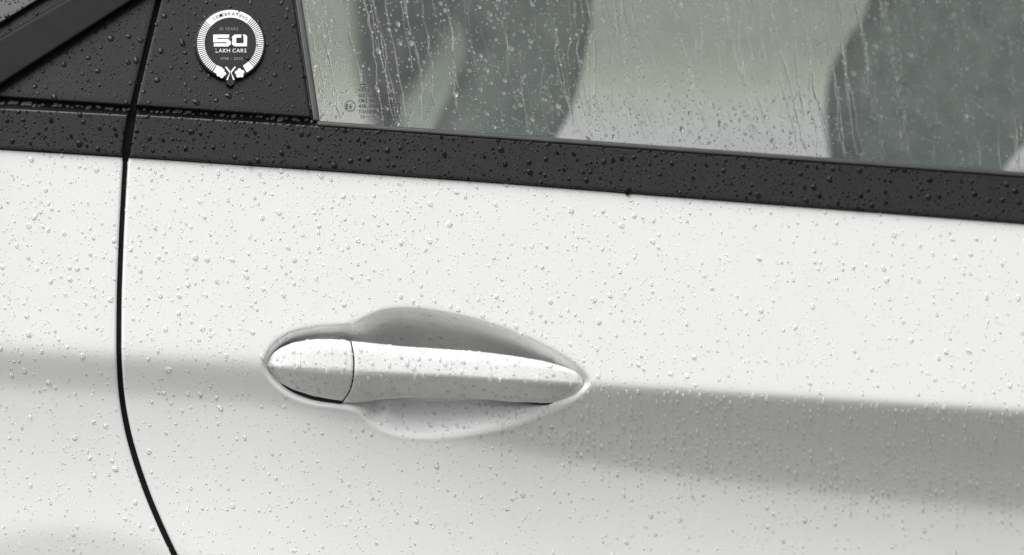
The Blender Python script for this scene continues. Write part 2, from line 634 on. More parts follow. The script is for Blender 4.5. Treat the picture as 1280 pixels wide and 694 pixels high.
# window pane (solid, 4 mm) ---------------------------------------
def pane(name, corners, dfn, thick, rain=None, mat=None):
    us = np.linspace(0, 1, 9)
    A, B = np.meshgrid(us, us)
    (a, b_, c, e) = [np.array(x, float) for x in corners]   # tl tr br bl
    q = (a * (1 - A[..., None]) + b_ * A[..., None]) * (1 - B[..., None]) + (e * (1 - A[..., None]) + c * A[..., None]) * B[..., None]
    V1 = W(q[..., 0], q[..., 1], dfn(q[..., 0], q[..., 1])).reshape(-1, 3)
    V2 = V1 + np.array((0, thick, 0))
    idx = np.arange(81).reshape(9, 9)
    f1 = np.stack([idx[:-1, :-1], idx[1:, :-1], idx[1:, 1:], idx[:-1, 1:]], -1).reshape(-1, 4)
    F = f1.tolist() + (f1[:, ::-1] + 81).tolist()
    loop = list(idx[0, :]) + list(idx[1:, -1]) + list(idx[-1, -2::-1]) + list(idx[-2:0:-1, 0])
    for i in range(len(loop)):
        j = (i + 1) % len(loop)
        F.append([loop[i], loop[j], loop[j] + 81, loop[i] + 81])
    return link(name, np.concatenate([V1, V2]), F, mat or GLASS, car, False, rain or 'none')


pane('window_glass', [(320, -470), (U_MAX, -470), (U_MAX, 262), (396, 172)], d_glass, 0.004, 'glass')

# door handle -----------------------------------------------------
h_top = curve([(333, 456), (336, 447), (342, 440), (352, 433.5), (368, 427.5), (395, 423.5), (420, 423.5), (441, 426), (500, 432.5), (560, 436.5),
               (600, 439.5), (640, 444.5), (680, 451), (705, 458), (720, 463.5), (727, 468.5), (730, 475)], 1.5)
h_bot = curve([(333, 460), (336, 467), (342, 474), (352, 481), (368, 489), (395, 497), (420, 501), (441, 503.5), (456, 503.5), (478, 499.5), (500, 497.5),
               (560, 497), (600, 499), (645, 503), (680, 505.5), (698, 504.5), (713, 501.5), (723, 496), (730, 486)], 1.5)
h_cre = curve([(333, 457.5), (345, 457.5), (441, 463.5), (550, 468.5), (650, 474.5), (700, 477.5), (729, 479)], 4)
h_out = curve([(333, .30), (337, .45), (345, .62), (360, .80), (385, .95), (410, 1), (640, 1), (680, .86), (705, .70), (722, .52), (729, .38)], 3)
SEC = [(0.05, -1.0), (0, -.3), (0, .12), (.015, .42), (.045, .64), (.09, .765), (.15, .815), (.24, .853), (.33, .884), (.41, .910), (.455, .924), (.485, .928), (.51, .922), (.54, .90), (.57, .872), (.60, .825),
       (.68, .67), (.78, .46), (.86, .285), (.92, .15), (.965, .10), (1, .02), (1, -.3), (.95, -1.0)]
seam = curve([(415, 436), (427, 438.5), (437, 441), (450, 442.5), (465, 442.3), (478, 440.5), (488, 438), (496, 433), (504, 427)], 3)
HH = 0.020


def section(un, mode, shrink=0.0, back=0.0, flat=False):
    un = float(un)
    t, bt, c = float(h_top(un)), float(h_bot(un)), float(h_cre(un))
    us, vs, ds = [], [], []
    for f, o in SEC:
        v = t + (c - t) * f / .5 if f <= .5 else c + (bt - c) * (f - .5) / .5
        if shrink:
            v = c + (v - c) * (1 - shrink / max(8, (bt - t) / 2))
        u = un
        if mode == 'cap':
            u = 333 + (un - 333) * (float(seam(v)) - 0.9 - 333) / 108.0
        elif mode == 'grip':
            u = un + (float(seam(v)) + 0.9 - 441) * (1 - float(sstep(441, 490, un)))
        elif mode == 'seam_core':
            u = float(seam(v)) + (un - 441)
        hh = HH * float(h_out(un))
        d0 = float(d_body(un, crease(un))) - 0.0115 + 0.0
        if flat:
            o = min(o, 0.06)
            v += 0.45
        dd = d0 + (o * hh if o > 0 else o * 0.004) - shrink * S - back
        us.append(u)
        vs.append(v)
        ds.append(dd)
    return W(np.array(us), np.array(vs), np.array(ds))


def loft(name, secs, mat, parent, rain=None):
    k = len(secs[0])
    V = np.concatenate(secs)
    F = []
    for i in range(len(secs) - 1):
        for j in range(k - 1):
            F.append([i * k + j, i * k + j + 1, (i + 1) * k + j + 1, (i + 1) * k + j])
        F.append([i * k + k - 1, i * k, (i + 1) * k, (i + 1) * k + k - 1])
    F.append(list(range(k))[::-1])
    F.append([(len(secs) - 1) * k + j for j in range(k)])
    return link(name, V, F, mat, parent, True, rain)


handle = empty('door_handle', tuple(W(530., 466., 0.03)))
handle.parent = car
handle.matrix_parent_inverse = Matrix.Translation(-Vector(car.location))
handle.location = W(530., 466., 0.03)


def hlink(name, secs, mat, rain=None):
    o = loft(name, secs, mat, None, rain)
    o.parent = handle
    o.matrix_parent_inverse = Matrix.Translation(-Vector(handle.location))
    return o


us = 333 + 108 * (1 - np.cos(np.linspace(0.02, math.pi / 2, 46)))
secs = [section(x, 'cap') for x in us]
secs += [section(441, 'cap', .25, .0), section(441, 'cap', .7, 0.0006), section(441, 'cap', 3, 0.003)]
hlink('lock_cap', secs, PAINT, 'handle')
us = np.concatenate([np.arange(441, 690, 3), 690 + 39 * np.sin(np.linspace(0.02, math.pi / 2 - .02, 30))])
secs = [section(441, 'grip', 3, 0.003), section(441, 'grip', .7, .0006), section(441, 'grip', .25)] + [section(x, 'grip') for x in us]
hlink('grip', secs, PAINT, 'handle')
hlink('cap_gap_shade', [section(333 + 108 * (1 - math.cos(x)), 'cap', -0.9, 0, True) for x in np.linspace(0.02, 1.57, 26)], RUBBER)  # black slab put in for the shadow gap round the cap
hlink('grip_gap_shade', [section(x, 'grip', 1.2 - 1.7 * float(sstep(600, 680, x)), 0, True) for x in np.concatenate([np.arange(610, 690, 4), 690 + 39 * np.sin(np.linspace(0.05, 1.5, 14))])], RUBBER)  # black plate standing for shade in the gap under the grip end
hlink('seam_gap_shade', [section(x, 'seam_core', 1.6, .001) for x in (434, 438, 441, 444, 448)], RUBBER)  # black core added so the seam reads dark, in place of occlusion

# pull the flat badge and glass print from outlines in photograph pixels --------------------------
def frame_at(u, v, dfn):
    p = W(u, v, float(dfn(u, v)))
    ex = W(u + 5, v, float(dfn(u + 5, v))) - W(u - 5, v, float(dfn(u - 5, v)))
    ey = W(u, v - 5, float(dfn(u, v - 5))) - W(u, v + 5, float(dfn(u, v + 5)))
    n_ = np.cross(ex, ey)
    n_ /= np.linalg.norm(n_)
    return p, ex / 10, ey / 10, n_


def plate(name, polys, fr, z0, z1, mat, parent, round_top=0.0):
    """Extruded plates (list of 2-D outlines in pixels) on frame fr between heights z0 and z1 (metres)."""
    p, ex, ey, n_ = fr
    bm = bmesh.new()
    for P in polys:
        P = np.asarray(P, float)
        a = 0.5 * np.sum(P[:, 0] * np.roll(P[:, 1], -1) - P[:, 1] * np.roll(P[:, 0], -1))
        if a < 0:
            P = P[::-1]
        rings = [(1.0, z0), (1.0, z1)] if not round_top else [(0, z0), (0, z1 - round_top * S), (round_top * .3, z1 - round_top * .3 * S), (round_top, z1)]
        prev = None
        cen = P.mean(0)
        for off, z in rings:
            Q = P if not round_top else cen + (P - cen) * (1 - off / np.max(np.linalg.norm(P - cen, axis=1)))
            vs = [bm.verts.new(p + ex * x + ey * y + n_ * z) for x, y in Q]
            if prev:
                for i in range(len(vs)):
                    j = (i + 1) % len(vs)
                    bm.faces.new((prev[i], prev[j], vs[j], vs[i]))
            prev = vs
        bm.faces.new(prev)
    bmesh.ops.recalc_face_normals(bm, faces=bm.faces)
    me = bpy.data.meshes.new(name)
    bm.to_mesh(me)
    bm.free()
    me.materials.append(mat)
    o = bpy.data.objects.new(name, me)
    C.objects.link(o)
    o.parent = parent
    o.matrix_parent_inverse = Matrix.Translation(-parent.location)
    return o


def glyphs(txt, size, spacing=1.0, bold=0.0):
    """Flat font outlines turned to triangles: list of (centre x, verts, faces) per character."""
    out = []
    x = 0.0
    for ch in txt:
        if ch == ' ':
            x += size * .32 * spacing
            continue
        cu = bpy.data.curves.new('letter', 'FONT')
        cu.body = ch
        cu.size = size
        cu.resolution_u = 2
        cu.offset = bold * size
        ob = bpy.data.objects.new('letter', cu)
        C.objects.link(ob)
        dg = bpy.context.evaluated_depsgraph_get()
        me = ob.evaluated_get(dg).to_mesh()
        vs = np.array([tuple(q.co)[:2] for q in me.vertices])
        fs = [tuple(f.vertices) for f in me.polygons]
        ob.evaluated_get(dg).to_mesh_clear()
        bpy.data.objects.remove(ob)
        bpy.data.curves.remove(cu)
        if len(vs) == 0:
            continue
        wd = vs[:, 0].max() - vs[:, 0].min()
        vs[:, 0] -= vs[:, 0].min()
        out.append((x, wd, vs, fs))
        x += wd + size * .10 * spacing
    return out, x


def text(name, lines, fr, z, mat, parent, bold=0.0):
    """lines: (string, x, y, cap height, width or None, arc radius or None) in pixels on frame fr."""
    p, ex, ey, n_ = fr
    V, F = [], []
    for s_, x0, y0, hgt, width, arc in lines:
        g, tot = glyphs(s_, hgt / .7, 1.0, bold)
        k = 1.0 if width is None else width / tot
        for gx, wd, vs, fs in g:
            i0 = len(V)
            if arc:
                ang = (gx + wd / 2 - tot / 2) * k / arc
                lx, ly = (vs[:, 0] - wd / 2) * min(k, 1.2), vs[:, 1] + arc - hgt / 2
                X = lx * math.cos(ang) + ly * math.sin(ang)
                Y = -lx * math.sin(ang) + ly * math.cos(ang)
                X, Y = X + x0, Y + y0
            else:
                X, Y = x0 + (gx + vs[:, 0]) * k, y0 + vs[:, 1]
            V += [p + ex * a + ey * b2 + n_ * z for a, b2 in zip(X, Y)]
            F += [tuple(i0 + q for q in f) for f in fs]
    return link(name, V, F, mat, parent, False, 'none')


def ringseg(r0, r1, a0, a1, n_=None):
    n_ = n_ or max(2, int(abs(a1 - a0) / 3))
    t = np.radians(np.linspace(a0, a1, n_ + 1))
    return np.concatenate([np.stack([r1 * np.cos(t), r1 * np.sin(t)], 1), np.stack([r0 * np.cos(t[::-1]), r0 * np.sin(t[::-1])], 1)])


def disc(x, y, r, n_=14, ph=0.0):
    t = np.arange(n_) * 2 * math.pi / n_ + ph
    return np.stack([x + r * np.cos(t), y + r * np.sin(t)], 1)


fr = frame_at(287.5, 56.5, d_pil)
badge = empty('badge', tuple(fr[0]))
badge.parent = car
badge.matrix_parent_inverse = Matrix.Translation(-Vector(car.location))
tag(badge, 'round black badge with white ring reading CELEBRATING 50 LAKH CARS')
ZB = 0.0034
plate('badge_disc', [disc(0, 0, 44, 72)], fr, -0.001, ZB, BADGE, badge, 1.2)
plate('badge_tail', [[(-7, -43), (7, -43), (4.5, -50), (0, -53), (-4.5, -50)]], fr, -0.001, ZB - 0.0004, BADGE, badge)
ticks = []
a = 48.6
while a > -46:
    ticks.append(ringseg(32.2, 41.4, a - 2.05, a, 2))
    a -= 3.75
ringp = [ringseg(32, 41.6, 50, 139)]
a = 140.4
while a < 237:
    ticks.append(ringseg(32.2, 41.4, a, a + 2.15, 2))
    a += 3.75
ringp += [ringseg(32, 41.6, 238.5, 252), ringseg(32, 41.6, -46.5, -61)]
for t in ringp:
    plate('badge_ring', [t], fr, ZB - .0002, ZB + .0003, WHITE, badge)
for i, t in enumerate(ticks):
    plate('badge_tick', [t], fr, ZB - .0002, ZB + .0003, WHITE, badge)
five = [(-21.5, 10.6), (-1.2, 10.6), (-2.4, 6.3), (-16.6, 6.3), (-16.6, 5.0), (-3.2, 5.0), (0.4, 2.2), (0.4, -1.6), (-3, -4.4), (-20.8, -4.4), (-20.8, -0.4), (-5, -0.4), (-5, 1.0), (-21.5, 1.0)]
zero_c = [(13.6, 10.6), (5.0, 10.6), (2.0, 8), (2.0, -2), (5.2, -4.2), (20.6, -4.2), (20.6, -0.3), (7.2, -0.3), (7.2, 6.6), (13.6, 6.6)]
zero_b = [(15.4, 10.6), (18.2, 10.6), (20.8, 8.4), (20.8, -0.1), (16.4, -0.1), (16.4, 8.0)]
plate('badge_numeral', [five], fr, ZB - .0002, ZB + .0005, WHITE, badge)
plate('badge_numeral', [zero_c, zero_b], fr, ZB - .0002, ZB + .0005, WHITE, badge)
text('badge_lettering', [('LAKH CARS', -18.3, -11.6, 4.9, 39, None)], fr, ZB + .00012, WHITE, badge)
text('badge_lettering', [('CELEBRATING', 0, 0, 3.9, 47, 36.6)], fr, ZB + .00042, BADGE, badge)
text('badge_small_print', [('25 YEARS', -14, 16.2, 3.6, 24, None)], fr, ZB + .00012, FAINT, badge)
text('badge_small_print', [('1998 - 2023', -12, -20.8, 3.2, 28, None)], fr, ZB + .00012, FAINT, badge)
t_ = disc(0, 0, 43, 40)
bp_ = [tuple(fr[0] + fr[1] * x + fr[2] * y + fr[3] * ZB) for x, y in t_]
SURF.append(('badge', BVHTree.FromPolygons(bp_, [tuple(range(40))])))
em = []
for sx in (-1, 1):
    cx, cy = sx * 11.5, -37.5
    for k in range(5):
        t = 2 * math.pi * k / 5 + (0.4 if sx > 0 else 1.1)
        em.append(disc(cx + 3.7 * math.cos(t), cy + 3.7 * math.sin(t), 2.45, 9))
    em.append(disc(cx, cy, 1.35, 7))
    em.append([(sx * 4.9, -29.5), (sx * 6.9, -30), (sx * .9, -37.6), (sx * .2, -35.6)])
    em.append([(sx * .2, -36.5), (sx * 1.2, -37.6), (sx * 5.2, -45.6), (sx * 3.4, -46.2)])
plate('badge_flower', em[:6], fr, ZB - .0002, ZB + .0004, WHITE, badge)
plate('badge_flower', em[8:14], fr, ZB - .0002, ZB + .00045, WHITE, badge)
plate('badge_ribbon', em[6:8], fr, ZB - .0002, ZB + .00055, WHITE, badge)
plate('badge_ribbon', em[14:16], fr, ZB - .0002, ZB + .0006, WHITE, badge)

# maker's stamp on the glass
frg = frame_at(470.0, 130.0, d_glass)
stamp = empty('glass_stamp', tuple(frg[0]))
stamp.parent = car
stamp.matrix_parent_inverse = Matrix.Translation(-Vector(car.location))
tag(stamp, 'small black maker stamp printed in the lower corner of the window')
zt = 0.00015
text('stamp_lettering', [('TATA', -22.2, 15.0, 3.6, 14.5, None), ('SAINT-GOBAIN SEKURIT', -22, 8.2, 4.3, 47, None), ('CM/L 8836275', -21.8, 1.6, 4.3, 32, None),
                         ('IS 2553', 12.4, 2.2, 3.4, 16, None), ('43R-000134', -21.8, -5.0, 4.3, 32, None), ('TOUGHENED', -21.8, -11.8, 4.3, 33, None),
                         ('CO', -19.8, -17.9, 3.6, 6, None), ('2 2 2 2 2', -12.6, -17.2, 1.6, 13, None), ('*****', -11, -21, 1.8, 13, None),
                         ('E6', -37.6, 0.2 - 6.2, 5.6, 8.4, None), ('LGM-TP', 12.8, -18.3, 3.0, 16, None)], frg, zt, PRINT, stamp, 0.035)
plate('stamp_circle', [ringseg(6.0, 6.9, 0, 359.5, 40) + np.array((-32.4, -2.7))], frg, zt * .3, zt, PRINT, stamp)
sq = []
for (x0, x1, y0, y1) in ((13, 29.5, 1.0 - 1.2, 1.0), (13, 29.5, -12.4, -11.2), (12.0, 13.2, -11.9, .6), (28.9, 30.1, -11.9, .6), (15.6, 17.4, -9.6, -1.6), (19, 26.2, -2.9, -1.6), (19, 20.4, -6, -3.0),
                         (19, 26.2, -6.9, -5.6 - .3), (24.8, 26.2, -9, -7.0), (19, 26.2, -10, -8.9)):
    sq.append([(x0, y0), (x1, y0), (x1, y1), (x0, y1)])
plate('stamp_mark', sq, frg, zt * .3, zt, PRINT, stamp)
em = disc(-16.8, 21.5, 5.2, 22)
em[:, 1] = 21.5 + (em[:, 1] - 21.5) * .72
plate('stamp_emblem', [em[[i for i in range(22) if em[i, 1] > 22.6]], [(-21.2, 22.0), (-17.7, 22.0), (-17.9, 18.4), (-18.6, 18.4), (-19, 20.6)],
                       [(-15.9, 22.0), (-12.4, 22.0), (-14.6, 20.6), (-15, 18.4), (-15.7, 18.4)]], frg, zt * .3, zt, PRINT, stamp)

DARKGLASS = GLASS.copy()
DARKGLASS.name = 'privacy_glass'
for q in DARKGLASS.node_tree.nodes:
    if q.type == 'BSDF_TRANSPARENT':
        q.inputs[0].default_value = (0.76, 0.80, 0.78, 1)
# cabin -----------------------------------------------------------
def solid(name, outline, y_from, y_to, mat, parent, ref='near', bev=0.03):
    """Outline in photograph pixels drawn at depth y_from (or y_to when ref is far), extruded straight across the car."""
    P = closed_spline(np.array(outline, float), 4)
    y = y_from if ref == 'near' else y_to
    pts = W(P[:, 0], P[:, 1], np.full(len(P), -y))
    bm = bmesh.new()
    a = [bm.verts.new((q[0], y_from, q[2])) for q in pts]
    c = [bm.verts.new((q[0], y_to, q[2])) for q in pts]
    bm.faces.new(a)
    bm.faces.new(c[::-1])
    for i in range(len(a)):
        j = (i + 1) % len(a)
        bm.faces.new((a[j], a[i], c[i], c[j]))
    bmesh.ops.recalc_face_normals(bm, faces=bm.faces)
    me = bpy.data.meshes.new(name)
    bm.to_mesh(me)
    bm.free()
    me.materials.append(mat)
    o = bpy.data.objects.new(name, me)
    C.objects.link(o)
    o.parent = parent
    o.matrix_parent_inverse = Matrix.Translation(-Vector(parent.location))
    if bev:
        md = o.modifiers.new('soft', 'BEVEL')
        md.width = bev
        md.segments = 3
        md.limit_method = 'ANGLE'
        md.angle_limit = 0.9
    return o


def box(name, x0, x1, y0, y1, z0, z1, mat, parent, tilt=None):
    V = np.array([(x, y, z) for x in (x0, x1) for y in (y0, y1) for z in (z0, z1)], float)
    F = [(0, 1, 3, 2), (4, 6, 7, 5), (0, 4, 5, 1), (2, 3, 7, 6), (0, 2, 6, 4), (1, 5, 7, 3)]
    return link(name, V, F, mat, parent, False)


solid('rear_headrest', [(602, -190), (742, -190), (745, 0), (738, 60), (722, 130), (698, 175), (660, 230), (590, 260), (560, 200), (590, 120), (612, 60), (600, 0)], 0.42, 0.58, SEAT, car, 'near', 0.03)
solid('front_seat_back', [(1160, -260), (1085, 0), (1062, 40), (1036, 90), (1030, 140), (1036, 205), (1050, 300), (1150, 300), (1200, 215), (1275, 130), (1350, 40), (1450, -200)], 0.38, 0.50, SEAT, car, 'far', 0.03)
solid('rear_pillar_trim', [(440, -330), (450, 40), (450, 80), (458, 110), (470, 140), (472, 230), (500, 230), (500, 140), (520, 108), (560, 40), (586, 0), (650, -120), (700, -330)], 1.44, 1.5, DARKTRIM, car, 'near', 0.0)
pane('far_quarter_glass', [(490, -330), (660, -330), (660, 215), (478, 215)], lambda u, v: -1.47 + 0 * u, 0.004, None, DARKGLASS)
box('far_door_trim', -1.3, 1.6, 1.50, 1.56, 0.25, 0.86, LINER, car)
box('roof', -1.6, 1.3, 0.24, 1.5, 1.40, 1.44, LINER, car)
box('cabin_floor', -1.4, 1.6, 0.06, 1.5, 0.22, 0.26, DARKTRIM, car)
box('rear_seat_base', -0.62, 0.12, 0.12, 1.4, 0.30, 0.58, SEAT, car)

# ------------------------------------------------------------------ rain
def dome(seg, rings, elong, seed, base, tear=0.0, hgt=0.41, pw=0.68):
    """Bead of water on the unit circle; base adds a flat underside with vertices of its own. Returns verts, faces, base-face count."""
    r = np.random.default_rng(seed)
    ph = r.uniform(0, 6.28, 4)
    am = r.uniform(0.2, 1, 4) * (0.10, 0.09, 0.06, 0.03)
    V, F = [], []
    th = np.arange(seg) * 2 * math.pi / seg
    rad = 1 + sum(am[k] * np.cos((k + 1) * th + ph[k]) for k in range(4))
    cx, cy = np.cos(th) * rad, np.sin(th) * rad * elong
    cx = cx * (1 - tear * np.clip(cy / elong, -1, 1))       # narrower at the top (+y is up)
    rho = {6: [1.0, 0.97, 0.89, 0.74, 0.52, 0.26], 4: [1.0, 0.93, 0.75, 0.42], 3: [1.0, 0.86, 0.5], 2: [1.0, 0.6]}[rings]
    for q in rho:
        z = hgt * max(0, 1 - q * q) ** pw
        for i in range(seg):
            sag = -0.16 * elong * (1 - q)                   # belly hangs towards the bottom
            V.append((cx[i] * q, cy[i] * q + sag, z - (0.03 if q == 1.0 and not base else 0)))
    V.append((0, -0.16 * elong, hgt))
    for k in range(len(rho) - 1):
        for i in range(seg):
            j = (i + 1) % seg
            F.append((k * seg + i, k * seg + j, (k + 1) * seg + j, (k + 1) * seg + i))
    top = len(V) - 1
    kk = (len(rho) - 1) * seg
    for i in range(seg):
        F.append((kk + i, kk + (i + 1) % seg, top))
    if base:
        b0 = len(V)
        V += [V[i] for i in range(seg)]
        F.append(tuple(b0 + i for i in range(seg))[::-1])
    return np.array(V), F


BIG = [dome(22, 6, 1 + .09 * k, 100 + k, False, .03 * k) for k in range(8)]
SMALL = [dome(13, 4, 1 + .12 * k, 200 + k, False, .04 * k) for k in range(5)]
TINY = [dome(8, 3, 1.0 + .1 * k, 250 + k, False, 0) for k in range(3)]
BIGC = [dome(20, 6, 1 + .10 * k, 300 + k, True, .05 * k, .36, .85) for k in range(8)]
SMALLC = [dome(12, 4, 1 + .12 * k, 400 + k, True, .05 * k, .38, .85) for k in range(5)]
TINYC = [dome(7, 2, 1 + .1 * k, 450 + k, True, 0, .40, .85) for k in range(3)]


def cast(u, v):
    r = rays(u, v)
    dv = Vector(r).normalized()
    best = None
    for nm, bv in SURF:
        if nm == 'none':
            continue
        loc, no, ix, dist = bv.ray_cast(CAM, dv)
        if loc is not None and (best is None or dist < best[3]):
            best = (loc, no, nm, dist)
    if best is None:
        return None
    loc, no, nm, dist = best
    if no.dot(dv) > 0:
        no = -no
    if -no.dot(dv) < 0.22:
        return None
    return loc, no, nm, dist


DROPS = []                                                # (radius px, u, v, loc, normal, surface, elongation choice)
cells = {}


def free(u, v, r):
    i, j = int(u // 12), int(v // 12)
    for a in (-1, 0, 1):
        for b2 in (-1, 0, 1):
            for (x, y, q) in cells.get((i + a, j + b2), ()):
                if (x - u) ** 2 + (y - v) ** 2 < ((r + q) * (1.5 if r > 1.35 else 1.15)) ** 2:
                    return False
    return True


def put(u, v, r, force=False, elo=None, allow=None):
    if not force and not free(u, v, r):
        return False
    h = cast(u, v)
    if h is None or (allow and h[2] not in allow):
        return False
    cells.setdefault((int(u // 12), int(v // 12)), []).append((u, v, r))
    DROPS.append((r, u, v, h[0], h[1], h[2], elo))
    return True


def scatter(u0, u1, v0, v1, spec, allow, keep=None, elo=None):
    area = (u1 - u0) * (v1 - v0) / 1e4
    for dens, r0, r1 in spec:
        for _ in range(int(dens * area)):
            u, v = random.uniform(u0, u1), random.uniform(v0, v1)
            if keep and not keep(u, v):
                continue
            r = r0 + (r1 - r0) * random.random() ** 1.6
            put(u, v, r, False, elo, allow)


X0, X1 = -120, 1400
body = ('door', 'quarter')
# beads that gather along edges first
u = 176.0
while u < X1:                                              # upper edge of the belt trim
    r = random.choice((1.2, 1.6, 2.0, 2.6))
    if random.random() < .55 * (1 - .5 * (u > 500)):
        put(u, float(belt_hi(u)) + random.uniform(2, 5), r, True, 'flat', ('trim',))
    u += r * 1.9 + random.uniform(0, 4)
for edge, s0, s1, off, n_ in ((h_top, 350, 500, 2.0, 40), (h_top, 500, 690, 2.0, 46)):
    for k in range(n_):
        u = random.uniform(s0, s1)
        put(u, float(edge(u)) + off + random.uniform(-1, 2.5), random.uniform(1.4, 3.4), True, 'flat', ('handle',))
for k in range(7):
    put(334.5 + random.uniform(0, 6), random.uniform(445, 466), random.uniform(2, 3.6), True, None, ('handle',))
for k in range(120):                                       # larger beads on the handle and in its hollow
    u = random.uniform(340, 722)
    t_, b_ = float(h_top(u)) + 5, float(h_bot(u)) - 5
    put(u, random.uniform(t_, b_), random.uniform(1.6, 3.3), False, 'long' if random.random() < .4 else None, ('handle',))
for k in range(70):
    put(random.uniform(440, 690), random.choice((random.uniform(392, 432), random.uniform(504, 540))), random.uniform(1.5, 3.4), False, None, ('door',))
# columns of small drops that ran down below the crease
u = 560.0
while u < X1:
    cu_, v = u, float(crease(u)) + random.uniform(4, 14)
    end = float(low_edge(u)) + random.uniform(-20, 40)
    while v < end:
        dens = float(sstep(560, 780, u))
        if random.random() < .25 + .65 * dens:
            put(cu_ + random.uniform(-.7, .7), v, random.choice((.9, 1.05, 1.25, 1.5, 1.7, 2.1)), False, 'long', body)
        v += random.uniform(4.5, 10)
    u += random.uniform(6, 11)
u = 560.0
while u < X1:                                              # beads hanging just below the crease
    put(u, float(crease(u)) + random.uniform(1, 12), random.uniform(1.3, 2.8), False, 'long', body)
    u += random.uniform(5, 16)
right_fade = lambda u, v: random.random() < (1.0 - .35 * float(sstep(500, 1100, u)))
above = lambda u, v: v < crease(u) + 2 and right_fade(u, v)
below = lambda u, v: v >= crease(u) + 2
# water lying on the ledge above the belt trim
u = -100.0
while u < 392:
    r = random.uniform(1.0, 2.4)
    put(u, float(belt_hi(u)) - random.uniform(2, 5), r, True, 'flat', ('ledge', 'trim'))
    u += r * 1.8 + random.uniform(1, 9)
scatter(X0, X1, 170, 560, ((8, 2.3, 3.6), (36, 1.3, 2.3), (150, .6, 1.2)), ('door', 'quarter', 'handle'), above)
scatter(X0, X1, 400, 760, ((3.6, 2.4, 3.8), (22, 1.3, 2.2), (90, .7, 1.2)), ('door', 'quarter', 'handle'), below)
scatter(325, 735, 385, 550, ((30, 1.6, 2.7), (260, .6, 1.1)), ('handle',))
scatter(430, 735, 385, 550, ((12, 2, 4.4), (70, .6, 1.2)), ('door',))
scatter(X0, X1, 100, 330, ((14, 2.5, 3.9), (70, 1.3, 2.3), (340, .65, 1.2)), ('trim',))
scatter(243, 332, 12, 102, ((9, 1.6, 2.4), (40, .7, 1.2)), ('badge',))
scatter(X0, 400, -60, 170, ((14, 2.4, 4.0), (64, 1.3, 2.3), (260, .65, 1.2)), ('pillar',))
scatter(370, X1, -60, 240, ((4.0, 2.2, 3.4), (28, 1.2, 2.1), (110, .7, 1.2)), ('glass',), None, 'slant')
scatter(735, 1040, 125, 200, ((8, 1.8, 3.0), (50, 1.0, 1.9), (120, .6, 1.0)), ('glass',), None, 'long')
scatter(375, 440, 60, 160, ((8, 1.8, 3.4), (40, 1.0, 1.9), (60, .6, 1.0)), ('glass',), None, 'slant')
for k in range(34):                                        # loose clusters on the glass
    cu_, cv = random.uniform(380, 1280), random.uniform(0, 190)
    for q in range(random.randint(4, 9)):
        put(cu_ + random.gauss(0, 9), cv + random.gauss(0, 12), random.uniform(.9, 2.4), False, 'slant', ('glass',))

BASED = ('glass', 'trim', 'pillar', 'badge')               # these beads get an underside of their own
SLANT = Vector((0.18, 0, -1)).normalized()


def drop_matrix(D):
    r, u, v, loc, no, nm, elo = D
    g = SLANT if elo == 'slant' else Vector((random.gauss(0, .05), 0, -1)) if elo == 'long' else Vector((random.gauss(.38, .25), 0, -1))
    up = -(g - no * g.dot(no))
    if up.length < 1e-4:
        up = Vector((1, 0, 0))
    up.normalize()
    x = up.cross(no).normalized()
    k = r * S
    sx, sy, sz = k, k, k
    if elo == 'flat':
        sx *= random.uniform(1.2, 2.2)
        sy *= .8
    elif elo == 'long':
        sx *= .85
        sy *= random.uniform(1.1, 1.6)
        sz *= 2.4
    else:
        sx *= random.uniform(.88, 1.12)
        if r > 2.4:
            a = random.gauss(0, .35)
            x, up = x * math.cos(a) + up * math.sin(a), up * math.cos(a) - x * math.sin(a)
    off = no * (0.0004 if nm == 'badge' else 0.00006 if nm in BASED else 0.0)
    return Matrix((x * sx, up * sy, no * sz)).transposed(), loc + off


inframe = [i for i, D in enumerate(DROPS) if 4 < D[1] < 1276 and 4 < D[2] < 690]
inframe.sort(key=lambda i: -DROPS[i][0])
solo = set(inframe[:290])
def place_words(D):
    """Where a bead sits, in words one can find in the photograph."""
    u, v, nm = D[1], D[2], D[5]
    if nm == 'door':
        t = v - float(crease(u))
        if sdist(np.array([u]), np.array([v]), OUTD)[0] > -2:
            return 'clear raindrop inside the hollow behind the door handle'
        if t < 0:
            if v - float(belt_lo(u)) < 45:
                return 'round raindrop on white door just under the black trim, ' + ('by the door gap' if u < 330 else 'above the handle' if u < 740 else 'ahead of the handle')
            if u < 330:
                return 'clear round raindrop on the white door between the door gap and the handle'
            if u < 740:
                return 'clear round raindrop on the white door above the handle'
            return 'clear round raindrop on the bright white door ahead of the handle tip'
        if u < 330:
            return 'clear raindrop on the lower white door beside the curved door gap'
        return 'clear raindrop on the lower white door below the handle' if u < 740 else 'clear raindrop in the grey shaded band under the door crease'
    if nm == 'quarter':
        return 'clear raindrop on the white rear quarter panel ' + ('above' if v < crease(u) else 'below') + ' its soft crease'
    if nm == 'handle':
        return 'clear raindrop resting on the ' + ('rounded end cap' if u < 440 else 'long pull bar') + ' of the door handle'
    if nm in ('trim', 'ledge'):
        if u < 160:
            return 'dark glinting raindrop on the short black belt trim behind the door gap'
        return 'dark glinting raindrop on the black belt trim ' + ('under the badge panel' if u < 390 else 'under the pale window part' if u < 1030 else 'under the dark seat in the window')
    if nm == 'badge':
        return 'raindrop sitting on the face of the round badge'
    if nm == 'pillar':
        return 'dark raindrop on the black ' + ('pillar panel around the round badge' if u > gap(v) else 'triangular panel behind the door gap')
    return 'clear raindrop stuck to the wet window, ' + behind(u)


def behind(u):
    if u < 450:
        return 'in front of the pale strip by the pillar'
    if u < 600:
        return 'in front of the slanting dark pillar'
    if u < 735:
        return 'in front of the dark headrest'
    return 'in front of the pale field' if u < 1035 else 'in front of the dark front seat'


